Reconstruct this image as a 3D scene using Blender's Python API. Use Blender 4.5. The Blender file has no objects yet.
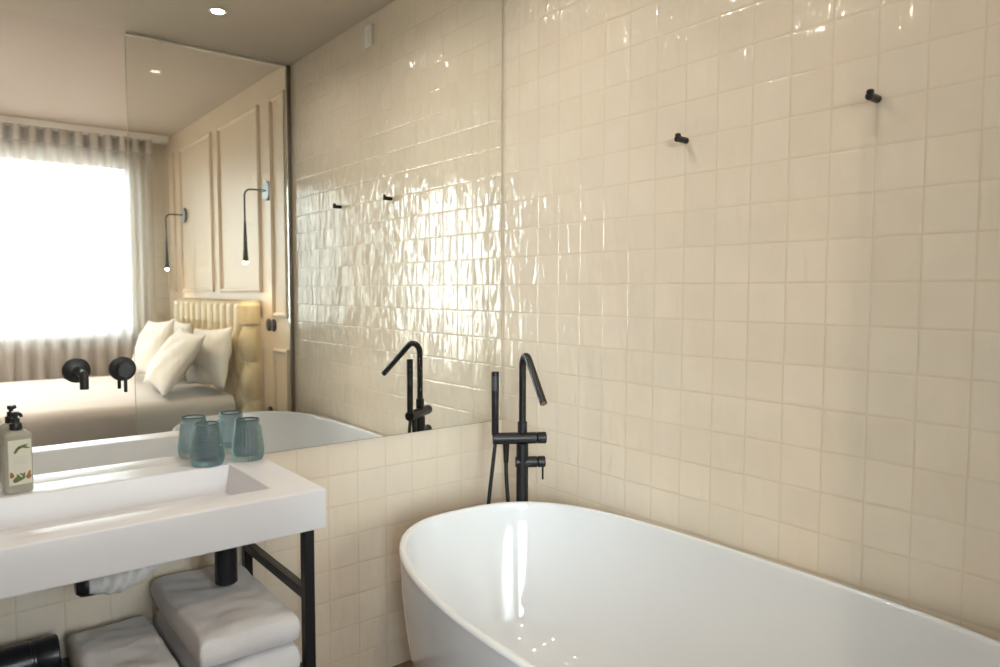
import bpy, bmesh, math, random
from mathutils import Vector, Matrix, noise
random.seed(7)
sc = bpy.context.scene
COL = sc.collection
PI = math.pi
V3 = Vector

# ------------------------------------------------------------------ materials
def nt_mat(name):
    m = bpy.data.materials.new(name); m.use_nodes = True
    nt = m.node_tree; nt.nodes.clear()
    return m, nt
def N(nt, t, **kw):
    n = nt.nodes.new(t)
    for k, v in kw.items():
        if k.startswith('i_'):
            key = k[2:]
            n.inputs[int(key) if key.isdigit() else key.replace('_', ' ')].default_value = v
        else: setattr(n, k, v)
    return n
def rgb(c): return (c[0], c[1], c[2], 1.0)
def pbr(name, color, rough=.5, metal=0., spec=.5, noise_amt=.0, noise_scale=20., bump=0., bump_scale=200., coat=0., sheen=0., trans=0., ior=1.45):
    m, nt = nt_mat(name); L = nt.links
    out = N(nt, 'ShaderNodeOutputMaterial'); b = N(nt, 'ShaderNodeBsdfPrincipled')
    L.new(b.outputs[0], out.inputs[0])
    b.inputs['Base Color'].default_value = rgb(color); b.inputs['Roughness'].default_value = rough
    b.inputs['Metallic'].default_value = metal; b.inputs['Specular IOR Level'].default_value = spec
    b.inputs['Coat Weight'].default_value = coat; b.inputs['Sheen Weight'].default_value = sheen
    b.inputs['Transmission Weight'].default_value = trans; b.inputs['IOR'].default_value = ior
    tc = N(nt, 'ShaderNodeTexCoord')
    if noise_amt > 0:
        n = N(nt, 'ShaderNodeTexNoise'); n.inputs['Scale'].default_value = noise_scale; n.inputs['Detail'].default_value = 4
        L.new(tc.outputs['Object'], n.inputs['Vector'])
        hs = N(nt, 'ShaderNodeHueSaturation'); hs.inputs['Color'].default_value = rgb(color)
        mr = N(nt, 'ShaderNodeMapRange'); mr.inputs[3].default_value = 1 - noise_amt; mr.inputs[4].default_value = 1 + noise_amt
        L.new(n.outputs['Fac'], mr.inputs[0]); L.new(mr.outputs[0], hs.inputs['Value']); L.new(hs.outputs[0], b.inputs['Base Color'])
    if bump > 0:
        n = N(nt, 'ShaderNodeTexNoise'); n.inputs['Scale'].default_value = bump_scale; n.inputs['Detail'].default_value = 3
        L.new(tc.outputs['Object'], n.inputs['Vector'])
        bp = N(nt, 'ShaderNodeBump'); bp.inputs['Strength'].default_value = 1.0; bp.inputs['Distance'].default_value = bump
        L.new(n.outputs['Fac'], bp.inputs['Height']); L.new(bp.outputs[0], b.inputs['Normal'])
    return m

def tile_mat(name, uaxis, uphase, zphase, tu, tz, color, grout, wave=.0040, tilt=.0020):
    """Hand-made glazed square tiles laid in a straight grid; every tile has its own tint, tilt and ripple."""
    m, nt = nt_mat(name); L = nt.links
    out = N(nt, 'ShaderNodeOutputMaterial'); b = N(nt, 'ShaderNodeBsdfPrincipled'); L.new(b.outputs[0], out.inputs[0])
    geo = N(nt, 'ShaderNodeNewGeometry'); sp = N(nt, 'ShaderNodeSeparateXYZ'); L.new(geo.outputs['Position'], sp.inputs[0])
    def M(op, a, c=None, d=None):
        n = N(nt, 'ShaderNodeMath', operation=op)
        for i, x in enumerate((a, c, d)):
            if x is None: continue
            if isinstance(x, (int, float)): n.inputs[i].default_value = x
            else: L.new(x, n.inputs[i])
        return n.outputs[0]
    u = M('DIVIDE', M('SUBTRACT', sp.outputs[uaxis], uphase), tu)
    v = M('DIVIDE', M('SUBTRACT', sp.outputs['Z'], zphase), tz)
    iu, iv = M('FLOOR', u), M('FLOOR', v)
    fu, fv = M('SUBTRACT', u, iu), M('SUBTRACT', v, iv)
    cell = N(nt, 'ShaderNodeCombineXYZ'); L.new(iu, cell.inputs[0]); L.new(iv, cell.inputs[1]); cell.inputs[2].default_value = 3.7
    wn = N(nt, 'ShaderNodeTexWhiteNoise', noise_dimensions='3D'); L.new(cell.outputs[0], wn.inputs['Vector'])
    rs = N(nt, 'ShaderNodeSeparateColor'); L.new(wn.outputs['Color'], rs.inputs[0])
    du = M('MINIMUM', fu, M('SUBTRACT', 1.0, fu)); dv = M('MINIMUM', fv, M('SUBTRACT', 1.0, fv))
    d = M('MINIMUM', du, dv)
    # slightly irregular edges
    en = N(nt, 'ShaderNodeTexNoise'); en.inputs['Scale'].default_value = 40; L.new(geo.outputs['Position'], en.inputs['Vector'])
    d2 = M('ADD', d, M('MULTIPLY', M('SUBTRACT', en.outputs['Fac'], .5), .012))
    body = N(nt, 'ShaderNodeMapRange', interpolation_type='SMOOTHSTEP'); L.new(d2, body.inputs[0])
    body.inputs[1].default_value = .008; body.inputs[2].default_value = .022
    edge = N(nt, 'ShaderNodeMapRange', interpolation_type='SMOOTHSTEP'); L.new(d2, edge.inputs[0])
    edge.inputs[1].default_value = .0; edge.inputs[2].default_value = .06
    # colour
    hs = N(nt, 'ShaderNodeHueSaturation'); hs.inputs['Color'].default_value = rgb(color)
    mr = N(nt, 'ShaderNodeMapRange'); L.new(rs.outputs[0], mr.inputs[0]); mr.inputs[3].default_value = .98; mr.inputs[4].default_value = 1.015
    cn = N(nt, 'ShaderNodeTexNoise'); cn.inputs['Scale'].default_value = 9; cn.inputs['Detail'].default_value = 3; L.new(geo.outputs['Position'], cn.inputs['Vector'])
    L.new(M('MULTIPLY', mr.outputs[0], M('ADD', .95, M('MULTIPLY', cn.outputs['Fac'], .1))), hs.inputs['Value'])
    sr = N(nt, 'ShaderNodeMapRange'); L.new(rs.outputs[1], sr.inputs[0]); sr.inputs[3].default_value = .96; sr.inputs[4].default_value = 1.04
    L.new(sr.outputs[0], hs.inputs['Saturation'])
    mix = N(nt, 'ShaderNodeMix', data_type='RGBA'); L.new(body.outputs[0], mix.inputs[0])
    mix.inputs[6].default_value = rgb(grout); L.new(hs.outputs[0], mix.inputs[7]); L.new(mix.outputs[2], b.inputs['Base Color'])
    # relief: ripples mostly upright, own tilt per tile, pillowed edges
    off = N(nt, 'ShaderNodeVectorMath', operation='SCALE'); L.new(wn.outputs['Color'], off.inputs[0]); off.inputs['Scale'].default_value = 40
    sc3 = N(nt, 'ShaderNodeVectorMath', operation='MULTIPLY'); L.new(geo.outputs['Position'], sc3.inputs[0]); sc3.inputs[1].default_value = (27, 27, 9)
    ad = N(nt, 'ShaderNodeVectorMath', operation='ADD'); L.new(sc3.outputs[0], ad.inputs[0]); L.new(off.outputs[0], ad.inputs[1])
    wv = N(nt, 'ShaderNodeTexNoise'); wv.inputs['Scale'].default_value = 1.0; wv.inputs['Detail'].default_value = 1.2; wv.inputs['Roughness'].default_value = .45
    wv.inputs['Distortion'].default_value = .35; L.new(ad.outputs[0], wv.inputs['Vector'])
    lv_ = N(nt, 'ShaderNodeVectorMath', operation='SCALE'); L.new(geo.outputs['Position'], lv_.inputs[0]); lv_.inputs['Scale'].default_value = 11
    ad2 = N(nt, 'ShaderNodeVectorMath', operation='ADD'); L.new(lv_.outputs[0], ad2.inputs[0]); L.new(off.outputs[0], ad2.inputs[1])
    w2 = N(nt, 'ShaderNodeTexNoise'); w2.inputs['Scale'].default_value = 1.0; w2.inputs['Detail'].default_value = 2.2; L.new(ad2.outputs[0], w2.inputs['Vector'])
    h = M('ADD', M('MULTIPLY', wv.outputs['Fac'], wave), M('MULTIPLY', w2.outputs['Fac'], wave * .6))
    t = M('ADD', M('MULTIPLY', M('MULTIPLY', M('SUBTRACT', fu, .5), M('SUBTRACT', rs.outputs[0], .5)), tilt),
          M('MULTIPLY', M('MULTIPLY', M('SUBTRACT', fv, .5), M('SUBTRACT', rs.outputs[2], .5)), tilt))
    h = M('ADD', M('ADD', h, t), M('MULTIPLY', edge.outputs[0], .00055))
    bp = N(nt, 'ShaderNodeBump'); bp.inputs['Strength'].default_value = 1; bp.inputs['Distance'].default_value = 1.0
    L.new(h, bp.inputs['Height']); L.new(bp.outputs[0], b.inputs['Normal'])
    ro = N(nt, 'ShaderNodeMapRange'); L.new(body.outputs[0], ro.inputs[0]); ro.inputs[3].default_value = .6; ro.inputs[4].default_value = .07
    L.new(ro.outputs[0], b.inputs['Roughness']); b.inputs['Specular IOR Level'].default_value = .5
    return m

def wood_floor_mat():
    m, nt = nt_mat('wood_floor'); L = nt.links
    out = N(nt, 'ShaderNodeOutputMaterial'); b = N(nt, 'ShaderNodeBsdfPrincipled'); L.new(b.outputs[0], out.inputs[0])
    geo = N(nt, 'ShaderNodeNewGeometry')
    br = N(nt, 'ShaderNodeTexBrick', offset=.37); L.new(geo.outputs['Position'], br.inputs['Vector'])
    br.inputs['Scale'].default_value = 1; br.inputs['Brick Width'].default_value = 1.3; br.inputs['Row Height'].default_value = .14; br.inputs['Mortar Size'].default_value = .002
    br.inputs['Color1'].default_value = rgb((.20, .115, .065)); br.inputs['Color2'].default_value = rgb((.15, .085, .048)); br.inputs['Mortar'].default_value = rgb((.04, .025, .015))
    mp = N(nt, 'ShaderNodeVectorMath', operation='MULTIPLY'); mp.inputs[1].default_value = (3, 40, 1); L.new(geo.outputs['Position'], mp.inputs[0])
    ns = N(nt, 'ShaderNodeTexNoise'); ns.inputs['Scale'].default_value = 1; ns.inputs['Detail'].default_value = 5; L.new(mp.outputs[0], ns.inputs['Vector'])
    mr = N(nt, 'ShaderNodeMapRange'); L.new(ns.outputs['Fac'], mr.inputs[0]); mr.inputs[3].default_value = .65; mr.inputs[4].default_value = 1.3
    hs = N(nt, 'ShaderNodeHueSaturation'); L.new(br.outputs['Color'], hs.inputs['Color']); L.new(mr.outputs[0], hs.inputs['Value']); L.new(hs.outputs[0], b.inputs['Base Color'])
    b.inputs['Roughness'].default_value = .4
    return m

def glass_mat(name, tint=(1, 1, 1), refl=1.0, f0=.04):
    m, nt = nt_mat(name); L = nt.links
    out = N(nt, 'ShaderNodeOutputMaterial'); mx = N(nt, 'ShaderNodeMixShader')
    tr = N(nt, 'ShaderNodeBsdfTransparent'); tr.inputs[0].default_value = rgb(tint)
    gl = N(nt, 'ShaderNodeBsdfGlossy'); gl.inputs['Roughness'].default_value = .0
    fr = N(nt, 'ShaderNodeFresnel'); fr.inputs[0].default_value = 1.5
    mm = N(nt, 'ShaderNodeMath', operation='MULTIPLY'); mm.inputs[1].default_value = refl; L.new(fr.outputs[0], mm.inputs[0])
    L.new(mm.outputs[0], mx.inputs[0]); L.new(tr.outputs[0], mx.inputs[1]); L.new(gl.outputs[0], mx.inputs[2]); L.new(mx.outputs[0], out.inputs[0])
    return m

def sheer_mat(name='sheer_voile', lo=.60, hi=.78):
    m, nt = nt_mat(name); L = nt.links
    out = N(nt, 'ShaderNodeOutputMaterial')
    tr = N(nt, 'ShaderNodeBsdfTransparent'); tr.inputs[0].default_value = (.9, .9, .9, 1)
    df = N(nt, 'ShaderNodeBsdfDiffuse'); df.inputs[0].default_value = (.86, .81, .77, 1)
    tl = N(nt, 'ShaderNodeBsdfTranslucent'); tl.inputs[0].default_value = (.62, .60, .585, 1)
    a = N(nt, 'ShaderNodeMixShader'); a.inputs[0].default_value = .5; L.new(df.outputs[0], a.inputs[1]); L.new(tl.outputs[0], a.inputs[2])
    geo = N(nt, 'ShaderNodeNewGeometry')
    w = N(nt, 'ShaderNodeTexNoise'); w.inputs['Scale'].default_value = 350; L.new(geo.outputs['Position'], w.inputs['Vector'])
    # woven threads close up when the cloth is seen edge-on
    lw = N(nt, 'ShaderNodeLayerWeight'); lw.inputs[0].default_value = .35
    mr = N(nt, 'ShaderNodeMapRange'); L.new(lw.outputs['Facing'], mr.inputs[0]); mr.inputs[3].default_value = lo; mr.inputs[4].default_value = hi
    ad = N(nt, 'ShaderNodeMath', operation='MULTIPLY_ADD'); L.new(w.outputs['Fac'], ad.inputs[0]); ad.inputs[1].default_value = .1; L.new(mr.outputs[0], ad.inputs[2])
    ad.use_clamp = True
    b = N(nt, 'ShaderNodeMixShader'); L.new(ad.outputs[0], b.inputs[0]); L.new(tr.outputs[0], b.inputs[1]); L.new(a.outputs[0], b.inputs[2])
    L.new(b.outputs[0], out.inputs[0])
    return m

def emit_mat(name, color, strength):
    m, nt = nt_mat(name); out = N(nt, 'ShaderNodeOutputMaterial'); e = N(nt, 'ShaderNodeEmission')
    e.inputs[0].default_value = rgb(color); e.inputs[1].default_value = strength; nt.links.new(e.outputs[0], out.inputs[0])
    return m

def mirror_mat():
    m, nt = nt_mat('mirror_silver'); out = N(nt, 'ShaderNodeOutputMaterial'); g = N(nt, 'ShaderNodeBsdfGlossy')
    g.inputs[0].default_value = (.92, .93, .90, 1); g.inputs['Roughness'].default_value = 0
    nt.links.new(g.outputs[0], out.inputs[0]); return m

TILE = (.80, .70, .575); GROUT = (.71, .595, .45)
M = dict(
    tile_r=tile_mat('glazed_tile_right', 'Y', -.0909, .6763, .1, .09837, TILE, GROUT),
    tile_b=tile_mat('glazed_tile_back', 'X', -.085, .6763, .1, .09837, TILE, GROUT),
    floor=wood_floor_mat(),
    ceil=pbr('taupe_ceiling_paint', (.52, .45, .37), .8, bump=.0003, bump_scale=300),
    ceil2=pbr('pale_ceiling_paint', (.50, .42, .36), .8, bump=.0003, bump_scale=300),
    panel=pbr('cream_panel_paint', (.70, .57, .44), .45, noise_amt=.02, noise_scale=4),
    bedwall=pbr('bedroom_wall_paint', (.66, .58, .48), .8, bump=.0004, bump_scale=150),
    plaster=pbr('plaster_paint', (.40, .35, .29), .8, bump=.0004, bump_scale=150),
    white=pbr('white_gloss_paint', (.82, .79, .75), .4, bump=.0001, bump_scale=300),
    acrylic=pbr('white_tub_gloss', (.735, .75, .775), .06, coat=.3, noise_amt=.01, noise_scale=3),
    solid=pbr('white_solid_surface', (.725, .725, .76), .28, noise_amt=.01, noise_scale=8),
    black=pbr('matt_black_metal', (.0095, .0095, .011), .34, spec=.5, noise_amt=.1, noise_scale=60),
    blackp=pbr('black_plastic', (.014, .014, .018), .3, noise_amt=.1, noise_scale=60),
    grey=pbr('dark_grey_face', (.06, .06, .07), .35, noise_amt=.05),
    steel=pbr('brushed_steel', (.55, .54, .5), .3, metal=1., noise_amt=.05),
    blue=pbr('blue_grey_metal', (.36, .42, .46), .35, metal=.4, noise_amt=.05),
    mirror=mirror_mat(),
    glass=glass_mat('clear_sheet_glass', (.96, .97, .95)),
    edge=pbr('glass_edge', (.50, .48, .38), .2, noise_amt=.05),
    chan=pbr('grey_channel', (.20, .17, .13), .4, metal=.6, noise_amt=.05),
    alu=pbr('pale_channel', (.85, .80, .70), .35, metal=.1, noise_amt=.05),
    sheer=sheer_mat(), tape=sheer_mat('heading_tape', .95, .99),
    towel=pbr('white_terry', (.80, .79, .815), .95, sheen=.3, bump=.003, bump_scale=420, noise_amt=.012, noise_scale=40),
    bag=pbr('white_cotton', (.74, .73, .73), .9, bump=.001, bump_scale=300, noise_amt=.03),
    linen=pbr('white_linen', (.84, .80, .77), .9, sheen=.2, bump=.0008, bump_scale=500, noise_amt=.02, noise_scale=6),
    leather=pbr('cream_leather', (.72, .58, .37), .38, bump=.0004, bump_scale=250, noise_amt=.03, noise_scale=15),
    bedbase=pbr('bed_base_cloth', (.42, .37, .30), .9, bump=.001, bump_scale=300, noise_amt=.04),
    lamp=emit_mat('lamp_lens', (1, .93, .80), 40),
    warm=emit_mat('warm_tip', (1, .74, .42), 45),
    trim=pbr('white_trim_ring', (.80, .76, .70), .4, noise_amt=.02),
    liquid=pbr('pale_lotion', (.60, .59, .49), .2, trans=.45, noise_amt=.03),
    label=pbr('pale_label', (.62, .61, .52), .5, noise_amt=.03),
    leaf=pbr('printed_leaf_green', (.13, .17, .05), .5, noise_amt=.2, noise_scale=120),
    flower=pbr('printed_flower_brown', (.30, .13, .04), .5, noise_amt=.2, noise_scale=120),
    greyprint=pbr('printed_grey', (.50, .50, .46), .5, noise_amt=.03),
    wind=pbr('window_frame_paint', (.7, .69, .67), .4, noise_amt=.02),
)
def tumbler_mat():
    m, nt = nt_mat('teal_glass'); L = nt.links
    out = N(nt, 'ShaderNodeOutputMaterial'); mx = N(nt, 'ShaderNodeMixShader')
    tr = N(nt, 'ShaderNodeBsdfTransparent'); tr.inputs[0].default_value = (.74, .785, .81, 1)
    gl = N(nt, 'ShaderNodeBsdfGlossy'); gl.inputs['Roughness'].default_value = .05; gl.inputs[0].default_value = (.9, 1, 1, 1)
    rf = N(nt, 'ShaderNodeBsdfRefraction'); rf.inputs['IOR'].default_value = 1.45; rf.inputs['Roughness'].default_value = .02; rf.inputs[0].default_value = (.74, .785, .81, 1)
    a = N(nt, 'ShaderNodeMixShader'); a.inputs[0].default_value = .8; L.new(tr.outputs[0], a.inputs[1]); L.new(rf.outputs[0], a.inputs[2])
    lw = N(nt, 'ShaderNodeFresnel'); lw.inputs[0].default_value = 1.5
    L.new(lw.outputs[0], mx.inputs[0]); L.new(a.outputs[0], mx.inputs[1]); L.new(gl.outputs[0], mx.inputs[2]); L.new(mx.outputs[0], out.inputs[0])
    return m
M['teal'] = tumbler_mat(); M['tealrim'] = pbr('dark_teal_rim', (.10, .15, .17), .08, trans=.3, noise_amt=.03)

# ------------------------------------------------------------------ mesh helpers
def build(name, bm, mat, parent=None, smooth=False, loc=None, angle=None):
    me = bpy.data.meshes.new(name)
    bmesh.ops.recalc_face_normals(bm, faces=bm.faces)
    bm.to_mesh(me); bm.free()
    me.materials.append(M[mat] if isinstance(mat, str) else mat)
    if smooth:
        for f in me.polygons: f.use_smooth = True
        if angle: me.set_sharp_from_angle(angle=math.radians(angle))
    o = bpy.data.objects.new(name, me); COL.objects.link(o)
    if parent: o.parent = parent
    if loc is not None: o.location = loc
    return o
def empty(name, loc, label, cat, group=None, rotz=0):
    o = bpy.data.objects.new(name, None); COL.objects.link(o); o.empty_display_size = .1
    o.location = loc; o.rotation_euler = (0, 0, rotz)
    return tag(o, label, cat, group)
def tag(o, label, cat, group=None):
    o['label'] = label; o['category'] = cat
    if group: o['group'] = group
    return o
def struct(name, bm, mat):
    o = build(name, bm, mat); o['kind'] = 'structure'; return o
def NB(): return bmesh.new()
def box(bm, lo, hi, bev=0, seg=2):
    lo = V3(lo); hi = V3(hi)
    r = bmesh.ops.create_cube(bm, size=1)
    vs = r['verts']
    for v in vs: v.co = V3([(lo[i] + hi[i]) / 2 + v.co[i] * (hi[i] - lo[i]) for i in range(3)])
    if bev > 0:
        es = list({e for v in vs for e in v.link_edges})
        bmesh.ops.bevel(bm, geom=es, offset=bev, segments=seg, profile=.5, affect='EDGES', clamp_overlap=True)
    return bm
def lathe(bm, prof, seg=32, mat=None, ends=True, fn=None):
    """prof: list of (r, z). Around z, optional matrix, optional radius modifier fn(r,z,ang)."""
    rings = []
    for (r, z) in prof:
        ring = []
        for k in range(seg):
            a = 2 * PI * k / seg; rr = fn(r, z, a) if fn else r
            p = V3((rr * math.cos(a), rr * math.sin(a), z))
            ring.append(bm.verts.new(mat @ p if mat else p))
        rings.append(ring)
    for i in range(len(rings) - 1):
        for k in range(seg):
            k2 = (k + 1) % seg
            bm.faces.new((rings[i][k], rings[i][k2], rings[i + 1][k2], rings[i + 1][k]))
    if ends:
        if prof[0][0] > 1e-6: bm.faces.new(rings[0][::-1])
        if prof[-1][0] > 1e-6: bm.faces.new(rings[-1])
    return bm
def frame_to(a, b):
    """matrix taking local +z from a towards b"""
    d = (V3(b) - V3(a)).normalized()
    return Matrix.Translation(V3(a)) @ d.to_track_quat('Z', 'Y').to_matrix().to_4x4()
def rod(bm, a, b, r, seg=24, bev=.0015, r2=None):
    L = (V3(b) - V3(a)).length; r2 = r if r2 is None else r2
    lathe(bm, [(r - bev, 0), (r, bev), (r2, L - bev), (r2 - bev, L)], seg, frame_to(a, b))
    return bm
def tube(bm, pts, r, seg=16, radii=None):
    pts = [V3(p) for p in pts]; rings = []
    t0 = (pts[1] - pts[0]).normalized(); up = V3((0, 0, 1)) if abs(t0.z) < .9 else V3((1, 0, 0))
    nrm = (up - t0 * up.dot(t0)).normalized()
    for i, p in enumerate(pts):
        if i == 0: t = pts[1] - pts[0]
        elif i == len(pts) - 1: t = pts[-1] - pts[-2]
        else: t = (pts[i + 1] - p).normalized() + (p - pts[i - 1]).normalized()
        t.normalize(); nrm = (nrm - t * nrm.dot(t)).normalized(); bn = t.cross(nrm)
        rr = radii[i] if radii else r
        rings.append([bm.verts.new(p + (nrm * math.cos(2 * PI * k / seg) + bn * math.sin(2 * PI * k / seg)) * rr) for k in range(seg)])
    for i in range(len(rings) - 1):
        for k in range(seg):
            k2 = (k + 1) % seg
            bm.faces.new((rings[i][k], rings[i][k2], rings[i + 1][k2], rings[i + 1][k]))
    bm.faces.new(rings[0][::-1]); bm.faces.new(rings[-1])
    return bm
def fillet(pts, rad, n=10):
    """polyline with rounded corners"""
    pts = [V3(p) for p in pts]; out = [pts[0]]
    for i in range(1, len(pts) - 1):
        a = (pts[i - 1] - pts[i]); b = (pts[i + 1] - pts[i]); la, lb = a.length, b.length; a.normalize(); b.normalize()
        ang = a.angle(b); d = min(rad / math.tan(ang / 2), la * .95, lb * .95)
        p0 = pts[i] + a * d; p1 = pts[i] + b * d; r = d * math.tan(ang / 2)
        c = pts[i] + (a + b).normalized() * (r / math.sin(ang / 2))
        u = (p0 - c); w = (p1 - c); tot = u.angle(w)
        for k in range(n + 1):
            t = k / n
            out.append(c + (u * math.sin((1 - t) * tot) + w * math.sin(t * tot)) / math.sin(tot))
    out.append(pts[-1]); return out
def bez(p0, p1, p2, p3, n=20):
    p0, p1, p2, p3 = map(V3, (p0, p1, p2, p3))
    return [p0 * (1 - t) ** 3 + p1 * 3 * t * (1 - t) ** 2 + p2 * 3 * t * t * (1 - t) + p3 * t ** 3 for t in [i / n for i in range(n + 1)]]
def grid(bm, fn, nu, nv, closed_u=False):
    vs = [[bm.verts.new(fn(i / nu, j / nv)) for j in range(nv + 1)] for i in range(nu if closed_u else nu + 1)]
    for i in range(nu):
        i2 = (i + 1) % len(vs)
        for j in range(nv): bm.faces.new((vs[i][j], vs[i2][j], vs[i2][j + 1], vs[i][j + 1]))
    return vs

# ------------------------------------------------------------------ setting
BATH_L, PART, FAR, BED_L = -1.96, -1.93, -4.62, -4.40
CEIL, CEIL2 = 2.50, 2.525
PY = -2.05
struct('floor', box(NB(), (BED_L - .1, FAR - .12, -.06), (.12, .12, 0)), 'floor')
struct('wall_right', box(NB(), (0, PART, 0), (.12, .12, CEIL)), 'tile_r')
struct('wall_back', box(NB(), (BATH_L - .1, 0, 0), (0, .12, CEIL)), 'tile_b')
struct('wall_left', box(NB(), (BATH_L - .1, PY, 0), (BATH_L, 0, CEIL)), 'plaster')

struct('wall_partition', box(NB(), (BED_L, PY - .1, 0), (-1.62, PY, CEIL2)), 'plaster')
bm = NB(); box(bm, (BATH_L - .1, PART, CEIL), (.12, .12, CEIL + .12)); box(bm, (BATH_L - .1, PY, CEIL), (-1.62, PART, CEIL + .12))
struct('ceiling', bm, 'ceil')
struct('ceiling_bedroom', box(NB(), (BED_L - .1, FAR - .12, CEIL2), (.12, PART, CEIL2 + .1)), 'ceil2')
struct('wall_bedroom_right', box(NB(), (0, FAR - .12, 0), (.12, PART, CEIL2)), 'panel')
struct('wall_bedroom_left', box(NB(), (BED_L - .1, FAR - .12, 0), (BED_L, PY, CEIL2)), 'bedwall')
# window wall with two openings, faint horizontal board joints
WZ0, WZ1 = .88, 2.30
WINS = [(-1.74, -.27, WZ0, WZ1), (-4.06, -2.42, .10, 2.42)]
bm = NB()
DX0, DX1, DZ0, DZ1 = WINS[1]
wf, wb = FAR, FAR - .12
box(bm, (BED_L, wb, 0), (DX0, wf, CEIL2)); box(bm, (DX0, wb, 0), (DX1, wf, DZ0)); box(bm, (DX0, wb, DZ1), (DX1, wf, CEIL2)); box(bm, (DX1, wb, 0), (-1.74, wf, CEIL2))
box(bm, (-1.74, wb, 0), (-.27, wf, WZ0)); box(bm, (-1.74, wb, WZ1), (-.27, wf, CEIL2)); box(bm, (-.27, wb, 0), (0, wf, CEIL2))
for k in range(19):
    z = .10 + k * .12
    box(bm, (-.27, FAR - .01, z), (0, FAR + .006, z + .112), .003, 1)
struct('wall_window', bm, 'bedwall')
for i, (x0, x1, WZ0, WZ1) in enumerate(WINS):
    bm = NB(); t = .05; y0, y1 = FAR - .09, FAR - .03
    box(bm, (x0, y0, WZ0), (x1, y1, WZ0 + t), .004); box(bm, (x0, y0, WZ1 - t), (x1, y1, WZ1), .004)
    box(bm, (x0, y0, WZ0 + t), (x0 + t, y1, WZ1 - t), .004); box(bm, (x1 - t, y0, WZ0 + t), (x1, y1, WZ1 - t), .004)
    xm = (x0 + x1) / 2
    if i == 1: box(bm, (xm - .03, y0, WZ0 + t), (xm + .03, y1, WZ1 - t), .004)
    w = struct('window_%d' % (i + 1), bm, 'wind')
    bm = NB(); box(bm, (x0 + t, FAR - .062, WZ0 + t), (x1 - t, FAR - .058, WZ1 - t))
    build('pane', bm, 'glass', w)
    bm = NB(); box(bm, (x0 - .03, FAR - .03, WZ0 - .03), (x1 + .03, FAR + .05, WZ0), .005)
    build('sill', bm, 'wind', w)
# wall mouldings on the panelled wall
def moulding(n, y0, y1, z0, z1):
    bm = NB(); w = .028
    def strip(a, b):
        for (wd, h) in ((w, .009), (w * .55, .017)):
            box(bm, (-h, a[0] - wd / 2 if a[0] == b[0] else a[0] - w / 2, a[1] - wd / 2 if a[1] == b[1] else a[1] - w / 2),
                (.001, b[0] + wd / 2 if a[0] == b[0] else b[0] + w / 2, b[1] + wd / 2 if a[1] == b[1] else b[1] + w / 2), .003, 2)
    strip((y0, z0), (y0, z1)); strip((y1, z0), (y1, z1)); strip((y0, z0), (y1, z0)); strip((y0, z1), (y1, z1))
    struct('trim_%d' % n, bm, 'panel')
moulding(1, -3.185, -2.41, 1.246, 2.37)
moulding(2, -4.16, -3.36, 1.246, 2.37)
moulding(3, -4.56, -4.36, 1.246, 2.37)
moulding(4, -2.20, -1.99, 1.097, 2.37)
moulding(5, -2.20, -1.99, .14, .885)
moulding(6, -3.185, -2.41, .14, 1.06)
struct('baseboard_bedroom', box(NB(), (-.014, FAR, 0), (.001, PART - .01, .10), .003), 'panel')
struct('baseboard_window', box(NB(), (BED_L, FAR, 0), (-.014, FAR + .014, .10), .003), 'white')

# ------------------------------------------------------------------ mirror, glass partition
mt = empty('wall_mirror', (-.98, -.003, .777), 'frameless wall mirror from the tiled corner, resting above the washbasin', 'mirror')
build('mirror_face', box(NB(), (-.975, -.0026, 0), (.972, -.0016, 1.72)), 'mirror', mt)
build('backing', box(NB(), (-.977, -.0015, -.001), (.974, .0025, 1.72)), 'chan', mt)
gp = empty('glass_partition', (-.42, -1.915, 0), 'clear frameless glass screen between the bathtub and the bedroom', 'glass screen')
build('glass_panel', box(NB(), (-.41, -.005, .012), (.396, .005, 2.487)), 'glass', gp)
bm = NB(); box(bm, (.398, -.013, .0), (.418, .013, 2.498)); build('wall_channel', bm, 'chan', gp)
build('ceiling_channel', box(NB(), (-.41, -.008, 2.488), (.397, .008, 2.498), .002), 'alu', gp)
build('floor_channel', box(NB(), (-.41, -.009, .0), (.397, .009, .011), .002), 'alu', gp)
build('free_edge', box(NB(), (-.4125, -.005, .012), (-.4105, .005, 2.487)), 'edge', gp)

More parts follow.
